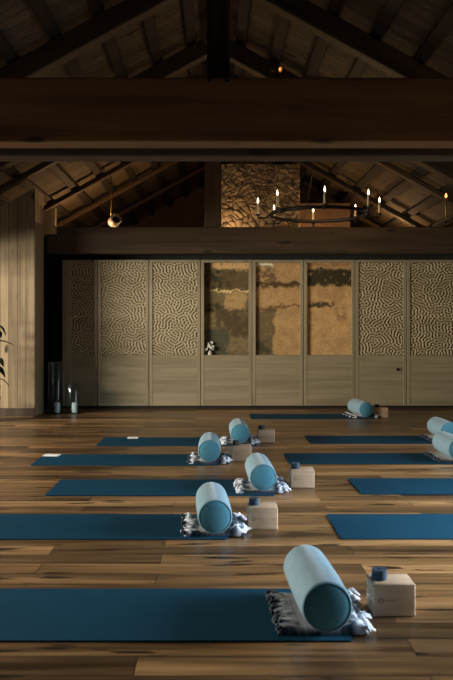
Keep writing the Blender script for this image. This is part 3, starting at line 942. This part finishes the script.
# little spotlight clipped on the big front beam
x = (277 - VX) * 5.12 / F
t = thing('clip_spotlight', 'tiny lit spotlight sitting on top of the big front beam', 'lamp', (x, 5.14, 2.932))
obj('clip', B(-.03, .03, -.03, .03, 0, .02, .003, 1), M['black'], t)
obj('arm', tube(bmesh.new(), [(0, 0, .02), (.005, 0, .05), (0, 0, .075)], .005, 6), M['black'], t, True)
b = lathe(bmesh.new(), [(0, -.045), (.014, -.045), (.022, -.03), (.025, .03), (.021, .03), (.018, .0), (0, -.004)], 18,
          M=Matrix.Translation((0, 0, .085)) @ Matrix.Rotation(PI / 2 + .35, 4, 'Y') @ Matrix.Rotation(.5, 4, 'X'))
hd = obj('head', b, M['brass'], t, True, angle=40)
b = lathe(bmesh.new(), [(0, .002), (.012, .004), (.012, .014), (0, .020)], 12,
          M=Matrix.Translation((0, 0, .085)) @ Matrix.Rotation(PI / 2 + .35, 4, 'Y') @ Matrix.Rotation(.5, 4, 'X'))
obj('bulb', b, M['bulb'], hd, True)

# ------------------------------------------------------------------ plant at the left edge
t = thing('potted_plant', 'dark leafy plant peeking in at the left photo edge by the boarded wall', 'plant', (-3.10, 10.35, 0))
obj('pot', lathe(bmesh.new(), [(0, .001), (.12, .001), (.16, .30), (.165, .34), (.15, .34), (.145, .30), (0, .29)], 28), M['pot'], t, True, angle=40)
def leaf_mesh(L, W):
    b = bmesh.new(); rows = []
    for k in range(8):
        u = k / 7; w = W * math.sin(PI * min(1, u * .92 + .06)) ** .8
        z = .05 * math.sin(u * PI) - .11 * u * u
        rows.append([b.verts.new((L * u, -w, z + .015)), b.verts.new((L * u, 0, z)), b.verts.new((L * u, w, z + .015))])
    for a, c in zip(rows, rows[1:]):
        for q in range(2): b.faces.new((a[q], c[q], c[q + 1], a[q + 1]))
    bmesh.ops.solidify(b, geom=list(b.faces), thickness=.002)
    return b
rl = random.Random(3); lf0 = None
for k in range(16):
    a = k * 2.4; hgt = .55 + .058 * k
    tip = Vector((.05 * math.cos(a), .05 * math.sin(a), hgt))
    obj('stem', tube(bmesh.new(), [(.03 * math.cos(a), .03 * math.sin(a), .295), (.04 * math.cos(a), .04 * math.sin(a), .295 + (hgt - .295) * .6), tip], .006, 6), M['stem'], t, True)
    if lf0 is None: lf = lf0 = obj('leaf', leaf_mesh(.27, .075), M['leaf'], t, True)
    else:
        lf = lf0.copy(); COL.objects.link(lf)
    lf.location = tip; lf.rotation_euler = (rl.uniform(-.3, .3), rl.uniform(-.5, .2), a); lf.scale = (rl.uniform(.75, 1.0),) * 3

# ------------------------------------------------------------------ light
def area(name, loc, rot, sx, sy, power, col, spread=180):
    l = bpy.data.lights.new(name, 'AREA'); l.shape = 'RECTANGLE'; l.size = sx; l.size_y = sy
    l.energy = power; l.color = col; l.spread = math.radians(spread)
    o = bpy.data.objects.new(name, l); COL.objects.link(o); o.location = loc; o.rotation_euler = rot
    return o
area('low_daylight', (-7.6, 6.3, 1.95), (0, -math.radians(90 - 4), math.radians(18)), 0.5, 4.0, 1400, (1.0, 0.91, 0.76), 180)
for a, b in WIN_L:   # softer sky light falling downwards through the same openings
    area('daylight', (-XW - .12, (a + b) / 2, 1.2), (0, -math.radians(90 - 35), 0), 1.9, b - a - .1, 7, (0.85, 0.93, 1.0), 80)
for (a, b), pw, tl, spd in zip(WIN_R, (13, 260, 75), (12, 38, 26), (130, 80, 105)):  # first is the added fill beside the camera
    area('daylight', (XW + .12, (a + b) / 2, 1.2), (0, math.radians(90 - tl), 0), 1.85, b - a - .1, pw, (0.80, 0.91, 1.0), spd)
def lamp(name, loc, power, col, r=.03):
    l = bpy.data.lights.new(name, 'POINT'); l.energy = power; l.color = col; l.shadow_soft_size = r
    o = bpy.data.objects.new(name, l); COL.objects.link(o); o.location = loc; return o
for (x, y, lab), pw in zip(UPL, (45, 34, 26, 14, 16)): lamp('uplight_lamp', (x, y, 2.85), pw, (1.0, .56, .24))  # unseen lamps, most of them added to warm boards and pier
lamp('chandelier_glow', (cxx, CY, czz + .25), 26, (1.0, .66, .34), .25)

w = bpy.data.worlds.new('world'); SC.world = w; w.use_nodes = True
w.node_tree.nodes['Background'].inputs[0].default_value = (0.6, 0.75, 1.0, 1); w.node_tree.nodes['Background'].inputs[1].default_value = 0.15
SC.view_settings.view_transform = 'Standard'; SC.view_settings.look = 'None'
SC.view_settings.gamma = 1.0; SC.view_settings.use_curve_mapping = False
SC.view_settings.exposure = 0.0
